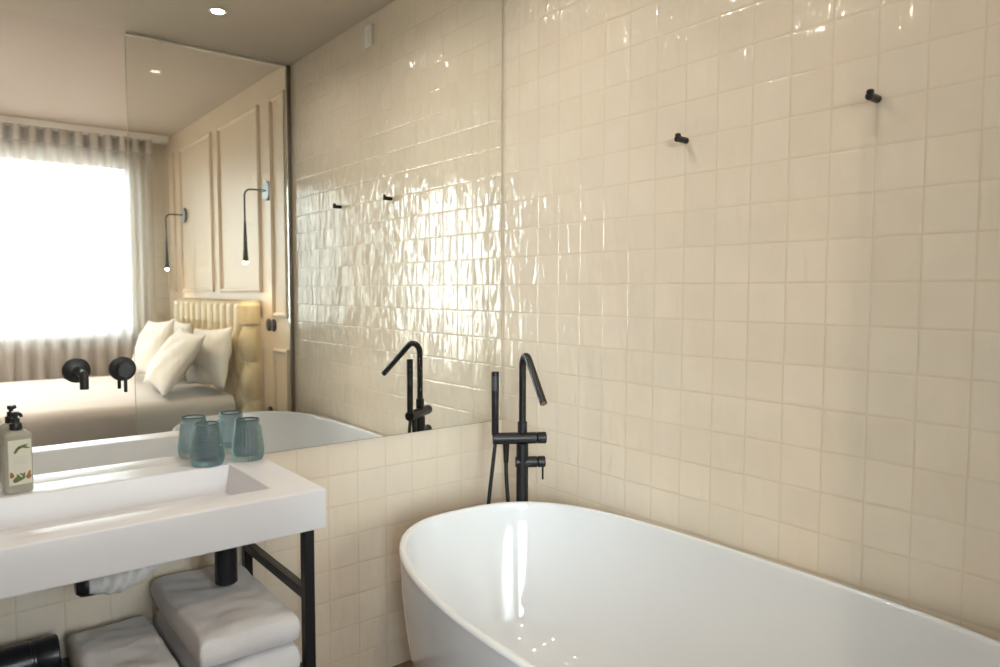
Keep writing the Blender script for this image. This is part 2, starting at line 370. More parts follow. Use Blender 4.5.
# ------------------------------------------------------------------ bathtub
TC = V3((-.420, -1.07, 0)); TA, TBL = .398, .80; TH = .585
def tub_ring(da, z, seg=128):
    """rounded outline, straighter on the wall side; da = inset from the rim"""
    pts = []
    for k in range(seg):
        t = 2 * PI * k / seg; c, s = math.cos(t), math.sin(t)
        n = 3.3 if c > 0 else 2.25
        w = abs(c) ** .5; n = 2.6 * (1 - w) + n * w
        x = math.copysign(abs(c) ** (2 / n), c) * (TA - da); y = math.copysign(abs(s) ** (2 / n), s) * (TBL - da)
        pts.append(V3((x, y, z)))
    return pts
def tub():
    root = empty('bathtub', TC, 'white glossy freestanding oval bathtub standing along the tiled wall', 'bathtub')
    prof = []
    for k in range(15):                             # outside, floor to rim
        u = k / 14; z = .012 + u * (TH - .02)
        prof.append((.105 * (1 - u) ** 2.0 + .002, z))
    for k in range(7):                              # rolled rim
        a = PI * k / 6; prof.append((.010 - .010 * math.cos(a), TH - .008 + .008 * math.sin(a)))
    for k in range(1, 15):                          # inside wall
        u = k / 14; prof.append((.020 + .085 * u ** 1.5, TH - .008 - u * .30))
    zb = TH - .308
    for k in range(1, 15):                          # rounded foot of wall to the bottom
        a = PI / 2 * k / 14; prof.append((.105 + .165 * (1 - math.cos(a)) + .035 * math.sin(a), zb - .125 * math.sin(a)))
    for k in range(1, 5): prof.append((.305 + .02 * k, zb - .125 - .0012 * k))
    bm = NB(); rings = [[bm.verts.new(p) for p in tub_ring(d, z)] for d, z in prof]
    S = len(rings[0])
    for i in range(len(rings) - 1):
        for k in range(S): bm.faces.new((rings[i][k], rings[i][(k + 1) % S], rings[i + 1][(k + 1) % S], rings[i + 1][k]))
    bm.faces.new(rings[0][::-1]); bm.faces.new(rings[-1])
    build('tub_shell', bm, 'acrylic', root, True, angle=60)
    zf = prof[-1][1]
    bm = NB(); lathe(bm, [(.0, .006), (.018, .006), (.021, .003), (.021, 0)], 32); build('drain_cap', bm, 'black', root, True, loc=(0, .0, zf), angle=40)
    bm = NB()
    rr = [tub_ring(.125, 0), tub_ring(.125, .012)]
    rings = [[bm.verts.new(p) for p in r] for r in rr]
    for k in range(S): bm.faces.new((rings[0][k], rings[0][(k + 1) % S], rings[1][(k + 1) % S], rings[1][k]))
    bm.faces.new(rings[0][::-1]); bm.faces.new(rings[1])
    build('plinth', bm, 'grey', root)
tub()

# ------------------------------------------------------------------ freestanding bath tap
def bath_tap():
    c = V3((-.165, -.308, 0)); root = empty('bath_tap', c, 'matt black freestanding bath tap with hand shower in the corner behind the bathtub', 'bath tap')
    d = V3((.84, -.54, 0)).normalized()             # bar direction
    bm = NB(); lathe(bm, [(.045, 0), (.047, .004), (.045, .010), (.020, .012), (.0192, .02), (.0192, .762)], 32); build('column', bm, 'black', root, True, angle=40)
    bm = NB(); rod(bm, d * -.095 + V3((0, 0, .779)), d * .046 + V3((0, 0, .779)), .0185, 32, .002)
    build('cross_bar', bm, 'black', root, True, angle=40)
    bm = NB(); rod(bm, d * .047 + V3((0, 0, .779)), d * .076 + V3((0, 0, .779)), .0188, 32, .002)
    build('diverter_knob', bm, 'black', root, True, angle=40)
    bm = NB(); rod(bm, (0, 0, .795), (0, 0, .832), .0155, 32); build('collar', bm, 'black', root, True, angle=40)
    tip = V3((-.063, -.168, .917)); top = V3((0, 0, 1.084))
    bm = NB(); tube(bm, fillet([(0, 0, .83), top, tip], .032, 12), .0112, 20); sp = build('spout', bm, 'black', root, True, angle=60)
    dn = (tip - top).normalized()
    bm = NB(); rod(bm, tip - dn * .002, tip + dn * .002, .0085, 20, .0005); build('aerator', bm, pbr('aerator_copper', (.35, .18, .12), .4, metal=.6, noise_amt=.05), sp, True, angle=40)
    lv = V3((0, 0, .702))
    bm = NB(); rod(bm, d * -.022 + lv, d * .048 + lv, .0175, 32, .002); mv = build('mixer_valve', bm, 'black', root, True, angle=40)
    bm = NB(); rod(bm, d * .049 + lv, d * .073 + lv, .018, 32, .002); mk = build('mixer_knob', bm, 'black', root, True, angle=40)
    bm = NB(); rod(bm, d * .066 + lv + V3((0, 0, -.014)), d * .066 + lv + V3((0, 0, -.058)), .0032, 12, .0006); build('lever', bm, 'black', mk, True, angle=40)
    hb = d * -.087 + V3((0, 0, .79))
    bm = NB(); lathe(bm, [(.010, 0), (.0115, .004), (.0115, .10), (.0122, .19), (.0122, .2), (.011, .202)], 28, Matrix.Translation(hb))
    hs = build('hand_shower', bm, 'black', root, True, angle=40)
    fd = V3((-.8, -.6, 0)).normalized()
    bm = NB()
    R = Matrix.Translation(hb + fd * .006 + V3((0, 0, .142))) @ fd.to_track_quat('Z', 'Y').to_matrix().to_4x4()
    grid_pts = []
    for s in (-1, 1):
        pass
    rot = Matrix.Translation(hb)
    a0 = math.atan2(fd.y, fd.x)
    vs = grid(bm, lambda u, v: rot @ V3((math.cos(a0 + (u - .5) * 1.7) * .0126, math.sin(a0 + (u - .5) * 1.7) * .0126, .142 + v * .046)), 10, 2)
    vs2 = grid(bm, lambda u, v: rot @ V3((math.cos(a0 + (u - .5) * 1.7) * .0105, math.sin(a0 + (u - .5) * 1.7) * .0105, .142 + v * .046)), 10, 2)
    for e in range(10):
        bm.faces.new((vs[e][0], vs[e + 1][0], vs2[e + 1][0], vs2[e][0])); bm.faces.new((vs[e][2], vs[e + 1][2], vs2[e + 1][2], vs2[e][2]))
    build('spray_face', bm, 'grey', hs, True, angle=40)
    # hose: from the hand shower down behind the tub and up to the nut under the bar
    h0 = hb + V3((0, 0, -.028)); n0 = d * -.052 + V3((0, 0, .762))
    bm = NB(); rod(bm, n0, n0 + V3((0, 0, -.062)), .0105, 20, r2=.008); build('hose_nut', bm, 'black', root, True, angle=40)
    w = V3((-.035, .01, 0)); e = V3((.018, -.008, 0))
    pts = bez(h0, h0 + V3((0, 0, -.08)) + w * .2, h0 + w + V3((0, 0, -.25)), h0 + w * 1.2 + V3((.01, 0, -.42)), 14)
    bot = h0 + w * .6 + V3((.025, 0, -.55))
    n1 = n0 + V3((0, 0, -.06))
    pts += bez(pts[-1], pts[-1] + V3((0, 0, -.10)), n1 + e + V3((0, 0, -.55)), n1 + e * .9 + V3((0, 0, -.30)), 18)[1:]
    pts += bez(pts[-1], pts[-1] + V3((0, 0, .1)), n1 + V3((0, 0, -.1)), n1, 12)[1:]
    bm = NB(); tube(bm, pts, .0062, 12); build('hose', bm, 'black', root, True)
bath_tap()

# ------------------------------------------------------------------ robe hooks on the tiled wall
def hook(y, z, label):
    root = empty('towel_hook', (0, y, z), label, 'hook', 'black hooks on the tiled wall')
    bm = NB(); rod(bm, (-.0005, 0, 0), (-.044, 0, 0), .0085, 24, .0012); build('peg', bm, 'black', root, True, angle=40)
    bm = NB(); rod(bm, (-.0375, 0, .004), (-.0375, 0, .0145), .0078, 20, .0025); build('upturned_tip', bm, 'black', root, True, angle=40)
hook(-.795, 1.653, 'small black wall hook on the tiles, the one nearer the corner')
hook(-1.293, 1.661, 'small black wall hook on the tiles, the one farther from the corner')
# small vent plate high on the tiled wall (seen in the mirror)
vp = empty('wall_sensor', (0, -.975, 2.408), 'small white plate high on the tiled wall under the ceiling', 'sensor')
build('cover', box(NB(), (-.016, -.031, -.047), (-.0004, .031, .047), .004), 'white', vp)
build('lens', box(NB(), (-.0185, -.012, -.036), (-.0158, .012, .02), .0012), 'trim', vp)

# ------------------------------------------------------------------ washbasin
VX0, VX1, VY0, VY1, VZ0, VZ1 = -1.93, -.911, -.476, -.0045, .692, .785
BX0, BX1, BY0, BY1, BZ = -1.80, -1.011, -.392, -.100, .713
def washbasin():
    root = empty('washbasin', ((VX0 + VX1) / 2, VY1, VZ0), 'thick white rectangular washbasin slab set under the mirror', 'washbasin')
    o = root.location
    bm = NB()
    def loop(x0, x1, y0, y1, z): return [bm.verts.new(V3((x, y, z)) - o) for x, y in ((x0, y0), (x1, y0), (x1, y1), (x0, y1))]
    ob, ot = loop(VX0, VX1, VY0, VY1, VZ0), loop(VX0, VX1, VY0, VY1, VZ1)
    it = loop(BX0, BX1, BY0, BY1, VZ1)
    ib = loop(BX0 + .02, BX1 - .012, BY0 + .012, BY1 - .006, BZ)
    ib[2].co.z -= .002; ib[3].co.z -= .002
    bm.faces.new(ob[::-1])
    for k in range(4):
        k2 = (k + 1) % 4
        bm.faces.new((ob[k], ob[k2], ot[k2], ot[k])); bm.faces.new((ot[k], ot[k2], it[k2], it[k])); bm.faces.new((it[k], it[k2], ib[k2], ib[k]))
    bm.faces.new(ib)
    bm.normal_update()
    es = [e for e in bm.edges if len(e.link_faces) == 2 and e.calc_face_angle() > .2]
    bmesh.ops.bevel(bm, geom=es, offset=.0035, segments=3, profile=.5, affect='EDGES')
    build('basin_slab', bm, 'solid', root, True, angle=35)
    bm = NB(); lathe(bm, [(.024, 0), (.024, .003), (.019, .0045), (0, .0045)], 32); build('drain', bm, 'steel', root, True, loc=V3((-1.345, -.2, BZ)) - o, angle=40)
    t = V3((-1.057, -.20, 0)); zz = V3((0, 0, 1))
    bm = NB(); rod(bm, t - o + zz * .508, t - o + zz * .672, .0272, 36, .003); rod(bm, t - o + zz * .66, t - o + zz * .6925, .0165, 24)
    tr = build('bottle_trap', bm, 'blackp', root, True, angle=40)
    bm = NB(); tube(bm, fillet([t - o + V3((-.02, 0, .640)), t - o + V3((-.075, .0, .640)), t - o + V3((-.075, .19, .640))], .03, 8), .016, 18)
    build('outlet_pipe', bm, 'blackp', tr, True, angle=60)
washbasin()
def stand():
    LX = [(-.956, -.931), (-1.892, -1.867)]
    root = empty('basin_stand', (-1.41, -.24, 0), 'black metal frame stand carrying the washbasin, with a lower shelf', 'stand')
    o = root.location
    for x0, x1 in LX:
        build('front_leg', box(NB(), V3((x0, -.452, 0)) - o, V3((x1, -.427, .6918)) - o, .0015), 'black', root)
        build('rear_leg', box(NB(), V3((x0 + .001, -.036, 0)) - o, V3((x1 - .001, -.012, .6918)) - o, .0015), 'black', root)
        build('side_rail', box(NB(), V3((x0 + .0015, -.4272, .517)) - o, V3((x1 - .0015, -.0358, .541)) - o, .0015), 'black', root)
        build('side_rail', box(NB(), V3((x0 + .0015, -.4272, .305)) - o, V3((x1 - .0015, -.0358, .329)) - o, .0015), 'black', root)
    build('shelf', box(NB(), V3((-1.8675, -.450, .330)) - o, V3((-.9555, -.013, .344)) - o, .002), 'black', root)
stand()

# wall spout and mixer on the mirror
def wall_spout():
    root = empty('wall_spout', (-1.343, -.006, 1.05), 'black wall spout on a round plate mounted through the mirror above the basin', 'tap')
    bm = NB(); lathe(bm, [(.030, 0), (.0305, .002), (.030, .006), (.0285, .007)], 48, Matrix.Rotation(PI / 2, 4, 'X')); build('wall_plate', bm, 'black', root, True, angle=40)
    bm = NB(); tube(bm, fillet([(0, -.006, 0), (-.0015, -.124, .0), (-.002, -.124, -.033)], .016, 10), .0096, 24); build('spout', bm, 'black', root, True, angle=60)
def wall_mixer():
    root = empty('wall_mixer', (-1.242, -.006, 1.047), 'black round mixer valve with a pin lever, on the mirror beside the spout', 'tap')
    bm = NB(); lathe(bm, [(.0305, 0), (.031, .002), (.0305, .006), (.029, .007)], 48, Matrix.Rotation(PI / 2, 4, 'X')); build('wall_plate', bm, 'black', root, True, angle=40)
    bm = NB(); rod(bm, (0, -.006, 0), (-.001, -.050, 0), .019, 36, .002); kn = build('knob', bm, 'black', root, True, angle=40)
    bm = NB(); rod(bm, (-.001, -.038, -.016), (-.001, -.038, -.055), .0042, 14, .001); build('lever', bm, 'black', kn, True, angle=40)
wall_spout(); wall_mixer()

# ------------------------------------------------------------------ ribbed tumblers (upside down)
def tumbler(x, y, label, rot):
    root = empty('ribbed_tumbler', (x, y, VZ1 + .0005), label, 'glass', 'teal tumblers on the washbasin', rot)
    H = .109
    def R(t):
        return .0395 + .0015 * math.sin(min(1, t / .3) * PI / 2) - .0105 * max(0, (t - .15) / .85) ** 1.25
    prof = []
    n = 64
    for k in range(n + 1):
        t = k / n; z = .006 + t * (H - .010); r = R(t)
        if .12 < t < .88: r += .0011 * math.sin((t - .12) * 2 * PI * 13)
        if t < .08: r -= .0015 * (1 - t / .08) ** 2
        if t > .91: r += .0012
        prof.append((r, z))
    fl = lambda r, z, a: r + (.0022 * abs(math.sin(a * 13)) if H * .03 < z < H - .016 and r > .02 else 0)
    outer = [(.0375, 0.0)] + prof + [(R(1) - .0005, H - .001)]
    inner = [(R(1) - .0018, H - .0005)] + [(R(t) - .0028, .006 + t * (H - .010)) for t in [1 - i / 24 for i in range(1, 23)]] + [(.026, .010), (0.0, .009)]
    bm = NB(); lathe(bm, [(0, .0012), (.030, .0006)] + outer, 120, fn=fl, ends=False); lathe(bm, [outer[-1]] + inner, 60, ends=False)
    build('glass_body', bm, 'teal', root, True, angle=60)
    bm = NB(); tor = []
    lathe(bm, [(R(1) + .0016 * math.cos(a) - .0006, H + .0016 * math.sin(a)) for a in [2 * PI * i / 10 for i in range(11)]], 64, ends=False)
    build('rim', bm, 'tealrim', root, True)
tumbler(-1.057, -.066, 'teal ribbed glass tumbler on the basin ledge, nearer the soap bottle', .0)
tumbler(-.953, -.074, 'teal ribbed glass tumbler on the basin ledge, nearer the bathtub', .35)

# ------------------------------------------------------------------ soap bottle
def soap():
    root = empty('soap_bottle', (-1.474, -.062, VZ1 + .0005), 'clear soap pump bottle with leaf printed label and black pump, on the washbasin', 'soap bottle', rotz=math.radians(12))
    bm = NB(); w, dp, h = .0275, .021, .143
    def sq(u, v):
        a = 2 * PI * u; c, s = math.cos(a), math.sin(a); n = 5
        k = (abs(c) ** n + abs(s) ** n) ** (-1 / n)
        z = v * h; f = 1.0
        if z > h - .012: f = 1 - .55 * ((z - (h - .012)) / .012) ** 2
        if z < .004: f = .93 + .07 * z / .004
        return V3((k * c * w * f, k * s * dp * f, z))
    vs = grid(bm, sq, 48, 40, True)
    bm.faces.new([r[0] for r in vs][::-1]); bm.faces.new([r[-1] for r in vs])
    build('bottle_body', bm, 'liquid', root, True, angle=50)
    # label sheet on the front face with the printed sprigs
    lb = build('label', box(NB(), (-.0225, -dp - .0009, .020), (.0225, -dp + .002, .122), .0003, 1), 'label', root)
    y = -dp - .0011
    def leaf(bm, cx, cz, ln, wd, ang):
        pts = []
        for k in range(16):
            t = 2 * PI * k / 16; px, pz = math.cos(t) * ln / 2, math.sin(t) * wd / 2 * (1 - .35 * math.cos(t))
            pts.append((cx + px * math.cos(ang) - pz * math.sin(ang), cz + px * math.sin(ang) + pz * math.cos(ang)))
        f = [bm.verts.new((a, y, b)) for a, b in pts]; g = [bm.verts.new((a, y + .0004, b)) for a, b in pts]
        bm.faces.new(f); bm.faces.new(g[::-1])
        for k in range(16): bm.faces.new((f[k], f[(k + 1) % 16], g[(k + 1) % 16], g[k]))
    for nm, mt_, leaves in (('leaf_print', 'leaf', ((.004, .106, .026, .006, .35), (-.006, .100, .020, .006, 1.0), (.011, .104, .018, .005, -.3), (-.002, .103, .018, .005, .7))),
                            ('leaf_print', 'leaf', ((-.010, .034, .016, .007, .9), (-.004, .038, .016, .006, 2.1), (.001, .033, .018, .007, .3), (-.008, .029, .014, .006, .1), (.006, .040, .014, .005, 1.4), (.002, .043, .011, .004, 2.4))),
                            ('flower_print', 'flower', ((.016, .036, .012, .010, .4), (.017, .044, .012, .006, 1.2))), ('flower_print', 'flower', ((-.018, .046, .010, .007, 2.), (-.017, .041, .010, .007, .2)))):
        bm = NB()
        for q in leaves: leaf(bm, *q)
        build(nm, bm, mt_, lb)
    bm = NB()
    for z, hw in ((.081, .013), (.075, .015), (.069, .012)): box(bm, (-hw, y, z), (hw, y + .0004, z + .0012))
    build('line_print', bm, 'greyprint', lb)
    bm = NB(); lathe(bm, [(.0125, h - .001), (.0130, h + .001), (.0130, h + .013), (.0120, h + .015), (.0088, h + .016), (.0085, h + .026), (.0050, h + .027), (.0050, h + .031), (.0080, h + .032), (.0080, h + .040), (.007, h + .041)], 32)
    pu = build('pump', bm, 'blackp', root, True, angle=40)
    bm = NB(); tube(bm, fillet([(0, 0, h + .036), (.004, -.020, h + .037), (.005, -.023, h + .031)], .003, 5), .0036, 12); build('nozzle', bm, 'blackp', pu, True, angle=60)
soap()

# ------------------------------------------------------------------ things on the shelf
SH = .3446
def towel(x0, x1, y0, y1, z0, th, label, layers, seed, skew=0.):
    root_loc = V3(((x0 + x1) / 2, (y0 + y1) / 2, z0)); bm = NB()
    rnd = random.Random(seed); n = layers; t = th / n
    nu, nv = 56, 80
    for L in range(n):
        zc = (L + .5) * t; wx = (x1 - x0) / 2 - rnd.uniform(0, .006); wy = (y1 - y0) / 2 - rnd.uniform(0, .006)
        def surf(u, v, sgn):
            X, Y = 2 * u - 1, 2 * v - 1
            ex = (1 - abs(X) ** 14) ** .5; ey = (1 - abs(Y) ** 16) ** .5
            hgt = t * .5 * (ex * ey) ** .62
            p = V3((X * wx + skew * Y * wy, Y * wy, zc + sgn * hgt))
            q = V3((p.x * 9 + seed, p.y * 9, L * 2.0 + seed))
            dz = noise.noise(q) * .009 + noise.noise(q * 2.7) * .005
            if L == n - 1 and sgn > 0: p.z += dz * ex * ey + .004 * ex * ey * noise.noise(V3((p.x * 5, p.y * 14, seed)))
            p.x += noise.noise(V3((p.y * 8, L * 3.1, seed))) * .004; p.y += noise.noise(V3((p.x * 8, L * 2.7, seed + 5))) * .004
            p.z = max(p.z, 0.0005)
            return p
        a = grid(bm, lambda u, v: surf(u, v, 1), nu, nv); b = grid(bm, lambda u, v: surf(u, v, -1), nu, nv)
    bmesh.ops.remove_doubles(bm, verts=bm.verts, dist=.0006)
    o = build('folded_towel', bm, 'towel', None, True, loc=root_loc)
    return tag(o, label, 'towel', 'folded white towels on the shelf')
towel(-1.192, -.968, -.462, -.03, SH, .079, 'lower folded white towel of the taller stack under the washbasin', 1, 3)
towel(-1.200, -.970, -.472, -.022, SH + .0855, .072, 'top folded white towel of the taller stack under the washbasin', 1, 11)
towel(-1.395, -1.205, -.46, -.035, SH, .078, 'folded white towel lying lower, left of the taller towel stack', 1, 23)
# black canister on its side
cr = .0435
ct = empty('black_canister', (-1.50, -.075, SH + cr + .0005), 'glossy black cylindrical canister lying on its side left of the towels', 'canister')
RY = Matrix.Rotation(PI / 2, 4, 'Y')
bm = NB(); lathe(bm, [(cr - .004, -.13), (cr, -.126), (cr, .035), (cr - .002, .036), (cr - .002, .039), (cr, .040), (cr, .044)], 48, RY); build('body', bm, 'blackp', ct, True, angle=40)
bm = NB(); lathe(bm, [(cr - .001, .0442), (cr, .046), (cr, .088), (cr - .003, .091), (cr - .012, .091), (cr - .014, .087), (0, .087)], 48, RY); build('lid', bm, 'blackp', ct, True, angle=40)
# gathered cloth bag hanging under the basin
bg = empty('cloth_bag', (-1.285, -.25, .6915), 'white gathered cloth bag with a black end, hanging under the washbasin', 'bag')
def bagpt(u, v):
    a = 2 * PI * u; x = -.085 + v * .19
    r = .052 * math.sin(PI * (.16 + .80 * v)) ** .7
    r *= 1 + .05 * math.sin(x * 260 + 2 * math.sin(a * 2)) * (v > .12) + .03 * noise.noise(V3((math.cos(a) * 2, math.sin(a) * 2, v * 9)))
    return V3((x, math.cos(a) * r * 1.1, -.088 + math.sin(a) * r * .62 + .085 * max(0, v - .25) ** 1.3))
bm = NB(); vs = grid(bm, bagpt, 40, 60, True); bm.faces.new([r[0] for r in vs]); bm.faces.new([r[-1] for r in vs])
build('pouch', bm, 'bag', bg, True)
bm = NB(); lathe(bm, [(.0, -.024), (.018, -.022), (.026, -.012), (.0275, .0), (.0275, .014)], 32, Matrix.Translation((-.0855, 0, -.088)) @ RY); build('black_end', bm, 'blackp', bg, True, angle=40)
for sx_ in (-1, 1):
    bm = NB(); tube(bm, [(sx_ * .03, 0, -.001), (sx_ * .032, 0, -.02), (sx_ * .03, 0, -.055)], .0025, 8); build('cord', bm, 'bag', bg, True)

# ------------------------------------------------------------------ bed, headboard, pillows
HB0, HB1 = -3.94, -2.40
def headboard():
    root = empty('tufted_headboard', (0, (HB0 + HB1) / 2, 0), 'cream deep-buttoned upholstered headboard on the panelled wall', 'headboard')
    s = .1374; z1 = 1.035; dz = .12; D = .118; rc = .035; T = 1.145
    # path: near side, corner, front, corner, far side
    path = []
    def add(x, y, nx, ny, n=1): path.append((x, y, nx, ny))
    ns = 14
    for k in range(ns): add(-.012 - (D - rc - .012) * k / ns, HB1, 0, 1)
    for k in range(9):
        a = PI / 2 * k / 8; add(-(D - rc) - rc * math.sin(a), HB1 - rc + rc * math.cos(a), -math.sin(a), math.cos(a))
    nf = 330
    for k in range(1, nf): add(-D, HB1 - rc - (HB1 - HB0 - 2 * rc) * k / nf, -1, 0)
    for k in range(9):
        a = PI / 2 * k / 8; add(-(D - rc) - rc * math.cos(a), HB0 + rc - rc * math.sin(a), -math.cos(a), -math.sin(a))
    for k in range(1, ns + 1): add(-(D - rc) + (D - rc - .012) * k / ns, HB0, 0, -1)
    arc = [0.]
    for i in range(1, len(path)): arc.append(arc[-1] + math.hypot(path[i][0] - path[i - 1][0], path[i][1] - path[i - 1][1]))
    a0 = arc[ns + 4]
    def puff(u, z):
        w = u / s; side = max(0., min(1., (-u - .005) / .03)); side = max(side, min(1., (u - (HB1 - HB0) + .06) / .03))
        if z >= z1: p = abs(math.sin(PI * w)) ** .55 * (1 if z < T - .02 else 1)
        else:
            q = (z1 - z) / (2 * dz); p = (abs(math.sin(PI * (w / 1 + q))) * abs(math.sin(PI * (w - q)))) ** .45
        ps = .85 if z >= z1 else .85 * abs(math.sin(PI * (z1 - z) / (2 * dz))) ** .45
        return .030 * (p * (1 - side) + ps * side)
    zs = [.12 + (T - .12) * k / 150 for k in range(151)]
    bm = NB(); cols = []
    for i, (x, y, nx, ny) in enumerate(path):
        col = []
        fade = min(1, i / 8, (len(path) - 1 - i) / 8)
        for z in zs:
            d = puff(arc[i] - a0, z) * fade; col.append(bm.verts.new((min(x + nx * d, -.004), y + ny * d, z)))
        for k in range(1, 9):                       # roll over the top
            a = PI / 2 * k / 8; d = puff(arc[i] - a0, T) * fade * math.cos(a) - .05 * (1 - math.cos(a))
            col.append(bm.verts.new((min(x + nx * d, -.004), y + ny * d, T + .04 * math.sin(a) * (.6 + .4 * puff(arc[i] - a0, T) / .034))))
        cols.append(col)
    for i in range(len(cols) - 1):
        for j in range(len(cols[0]) - 1): bm.faces.new((cols[i][j], cols[i + 1][j], cols[i + 1][j + 1], cols[i][j + 1]))
    bm.faces.new([c[-1] for c in cols])
    build('upholstery', bm, 'leather', root, True, loc=-root.location)
    n = 0
    r = 0
    while z1 - r * dz > .62:
        z = z1 - r * dz
        kk = 0
        while True:
            u = (kk + (.5 if r % 2 else 0)) * s; idx = a0 + u
            i = min(range(len(arc)), key=lambda q: abs(arc[q] - idx))
            if i >= len(path) - ns - 8: break
            x, y, nx, ny = path[i]
            bm = NB(); bmesh.ops.create_uvsphere(bm, u_segments=12, v_segments=8, radius=.009)
            build('button', bm, 'leather', root, True, loc=V3((x + nx * .004, y + ny * .004, z)) - root.location); n += 1
            kk += 1
        r += 1
headboard()
def bed():
    root = empty('bed', (-1.22, -3.19, 0), 'large bed made up with white linen, standing against the tufted headboard', 'bed')
    X0, X1, Y0, Y1 = -2.24, -.165, -4.01, -2.375; o = root.location
    build('bed_base', box(NB(), V3((X0 + .03, Y0 + .03, .06)) - o, V3((X1, Y1 - .03, .31)) - o, .02, 3), 'bedbase', root)
    for x in (X0 + .12, X1 - .12):
        for y in (Y0 + .12, Y1 - .12):
            bm = NB(); rod(bm, V3((x, y, 0)) - o, V3((x, y, .062)) - o, .025, 16, r2=.03); build('leg', bm, 'black', root, True, angle=40)
    build('mattress', box(NB(), V3((X0 + .02, Y0 + .02, .312)) - o, V3((X1, Y1 - .02, .587)) - o, .05, 4), 'linen', root)
    bm = NB()
    nx, ny = 60, 90
    def dv(u, v):
        x = X0 - .01 + (X1 - .02 - X0) * u
        W = (Y1 - Y0) / 2; s = (2 * v - 1) * (W + .40); cy = (Y0 + Y1) / 2; r = .05
        a = abs(s); flat = W - r + .012
        if a < flat: y, z = a, .0
        elif a < flat + r * PI / 2:
            t = (a - flat) / r; y = flat + r * math.sin(t); z = -r * (1 - math.cos(t))
        else: y = flat + r + .012 * noise.noise(V3((x * 7, a * 3, 1.7))); z = -r - (a - flat - r * PI / 2)
        z += .006 * noise.noise(V3((x * 4, s * 4, 3.1))) + .003 * noise.noise(V3((x * 13, s * 11, 7)))
        return V3((x, cy + math.copysign(y, s), .602 + z)) - o
    top = grid(bm, dv, nx, ny)
    r = bmesh.ops.solidify(bm, geom=bm.faces[:], thickness=.012)
    build('duvet', bm, 'linen', root, True, angle=60)
bed()
def pillow(cx, cy, cz, w, h, t, lean, label, yaw=0, roll=0, seed=0):
    bm = NB()
    def P(u, v, sg):
        X, Y = 2 * u - 1, 2 * v - 1
        thick = ((1 - abs(X) ** 2.4) * (1 - abs(Y) ** 2.4)) ** .55
        pin = 1 - .10 * (abs(X) ** 2) * (1 - abs(Y)) ** 1 * 1.0
        pinx = 1 - .07 * (1 - X * X); piny = 1 - .07 * (1 - Y * Y)
        p = V3((sg * t / 2 * thick, X * w / 2 * (1 - .08 * (1 - Y * Y) * abs(X)), Y * h / 2 * (1 - .10 * (1 - X * X) * abs(Y))))
        nn = noise.noise(V3((X * 2.2, Y * 2.2, seed + sg))) * .018 + noise.noise(V3((X * 5, Y * 5, seed + sg * 2))) * .007
        p.x += nn * thick
        return p
    a = grid(bm, lambda u, v: P(u, v, 1), 36, 28); b = grid(bm, lambda u, v: P(u, v, -1), 36, 28)
    bmesh.ops.remove_doubles(bm, verts=bm.verts, dist=.0008)
    o = build('bed_pillow', bm, 'linen', None, True)
    o.matrix_world = Matrix.Translation((cx, cy, cz)) @ Matrix.Rotation(yaw, 4, 'Z') @ Matrix.Rotation(lean, 4, 'Y') @ Matrix.Rotation(roll, 4, 'X')
    return tag(o, label, 'pillow', 'white pillows leaning on the headboard')
R = math.radians
pillow(-.250, -2.68, .822, .62, .38, .14, R(10), 'white pillow leaning right against the headboard, nearest the glass screen', R(-4), R(3), 1)
pillow(-.455, -2.71, .812, .66, .43, .15, R(34), 'white pillow propped in front of the pillow nearest the glass screen', R(2), R(-2), 5)
pillow(-.242, -3.44, .832, .60, .40, .13, R(9), 'white pillow against the headboard on the window side of the bed', R(3), R(-2), 9)
pillow(-.420, -3.42, .838, .58, .42, .14, R(20), 'white pillow propped in front on the window side of the bed', R(-3), R(3), 14)

# ------------------------------------------------------------------ wall lamps, switches
def sconce(y, label):
    root = empty('wall_lamp', (0, y, 1.845), label, 'wall lamp', 'thin black wall lamps beside the headboard')
    bm = NB(); lathe(bm, [(.056, .0005), (.058, .002), (.058, .012), (.056, .014)], 40, Matrix.Rotation(-PI / 2, 4, 'Y')); wp = build('wall_plate', bm, 'black', root, True, angle=40)
    bm = NB(); lathe(bm, [(.054, .0142), (.055, .016), (.055, .019), (.053, .021)], 40, Matrix.Rotation(-PI / 2, 4, 'Y')); build('cover_disc', bm, 'blue', root, True, angle=40)
    bm = NB(); tube(bm, fillet([(-.020, 0, 0), (-.147, 0, 0), (-.147, 0, -.20)], .04, 10), .0052, 14); build('arm', bm, 'black', root, True)
    bm = NB(); lathe(bm, [(.016, -.430), (.017, -.428), (.0125, -.34), (.009, -.25), (.007, -.195), (.006, -.190)], 24, Matrix.Translation((-.147, 0, 0))); build('lamp_shade', bm, 'black', root, True, angle=40)
    bm = NB(); lathe(bm, [(.0, -.446), (.008, -.444), (.013, -.436), (.0135, -.4305)], 20, Matrix.Translation((-.147, 0, 0))); build('light_tip', bm, 'warm', root, True)
    ld = bpy.data.lights.new('wall_lamp_light', 'SPOT'); ld.energy = 5; ld.color = (1, .78, .5); ld.spot_size = R(110); ld.spot_blend = .8; ld.shadow_soft_size = .02
    lo = bpy.data.objects.new('lamp_light', ld); COL.objects.link(lo); lo.parent = root; lo.location = (-.147, 0, -.455)
sconce(-2.262, 'thin black wall lamp with a round plate, by the headboard end nearest the glass screen')
sconce(-4.066, 'thin black wall lamp by the window end of the headboard')
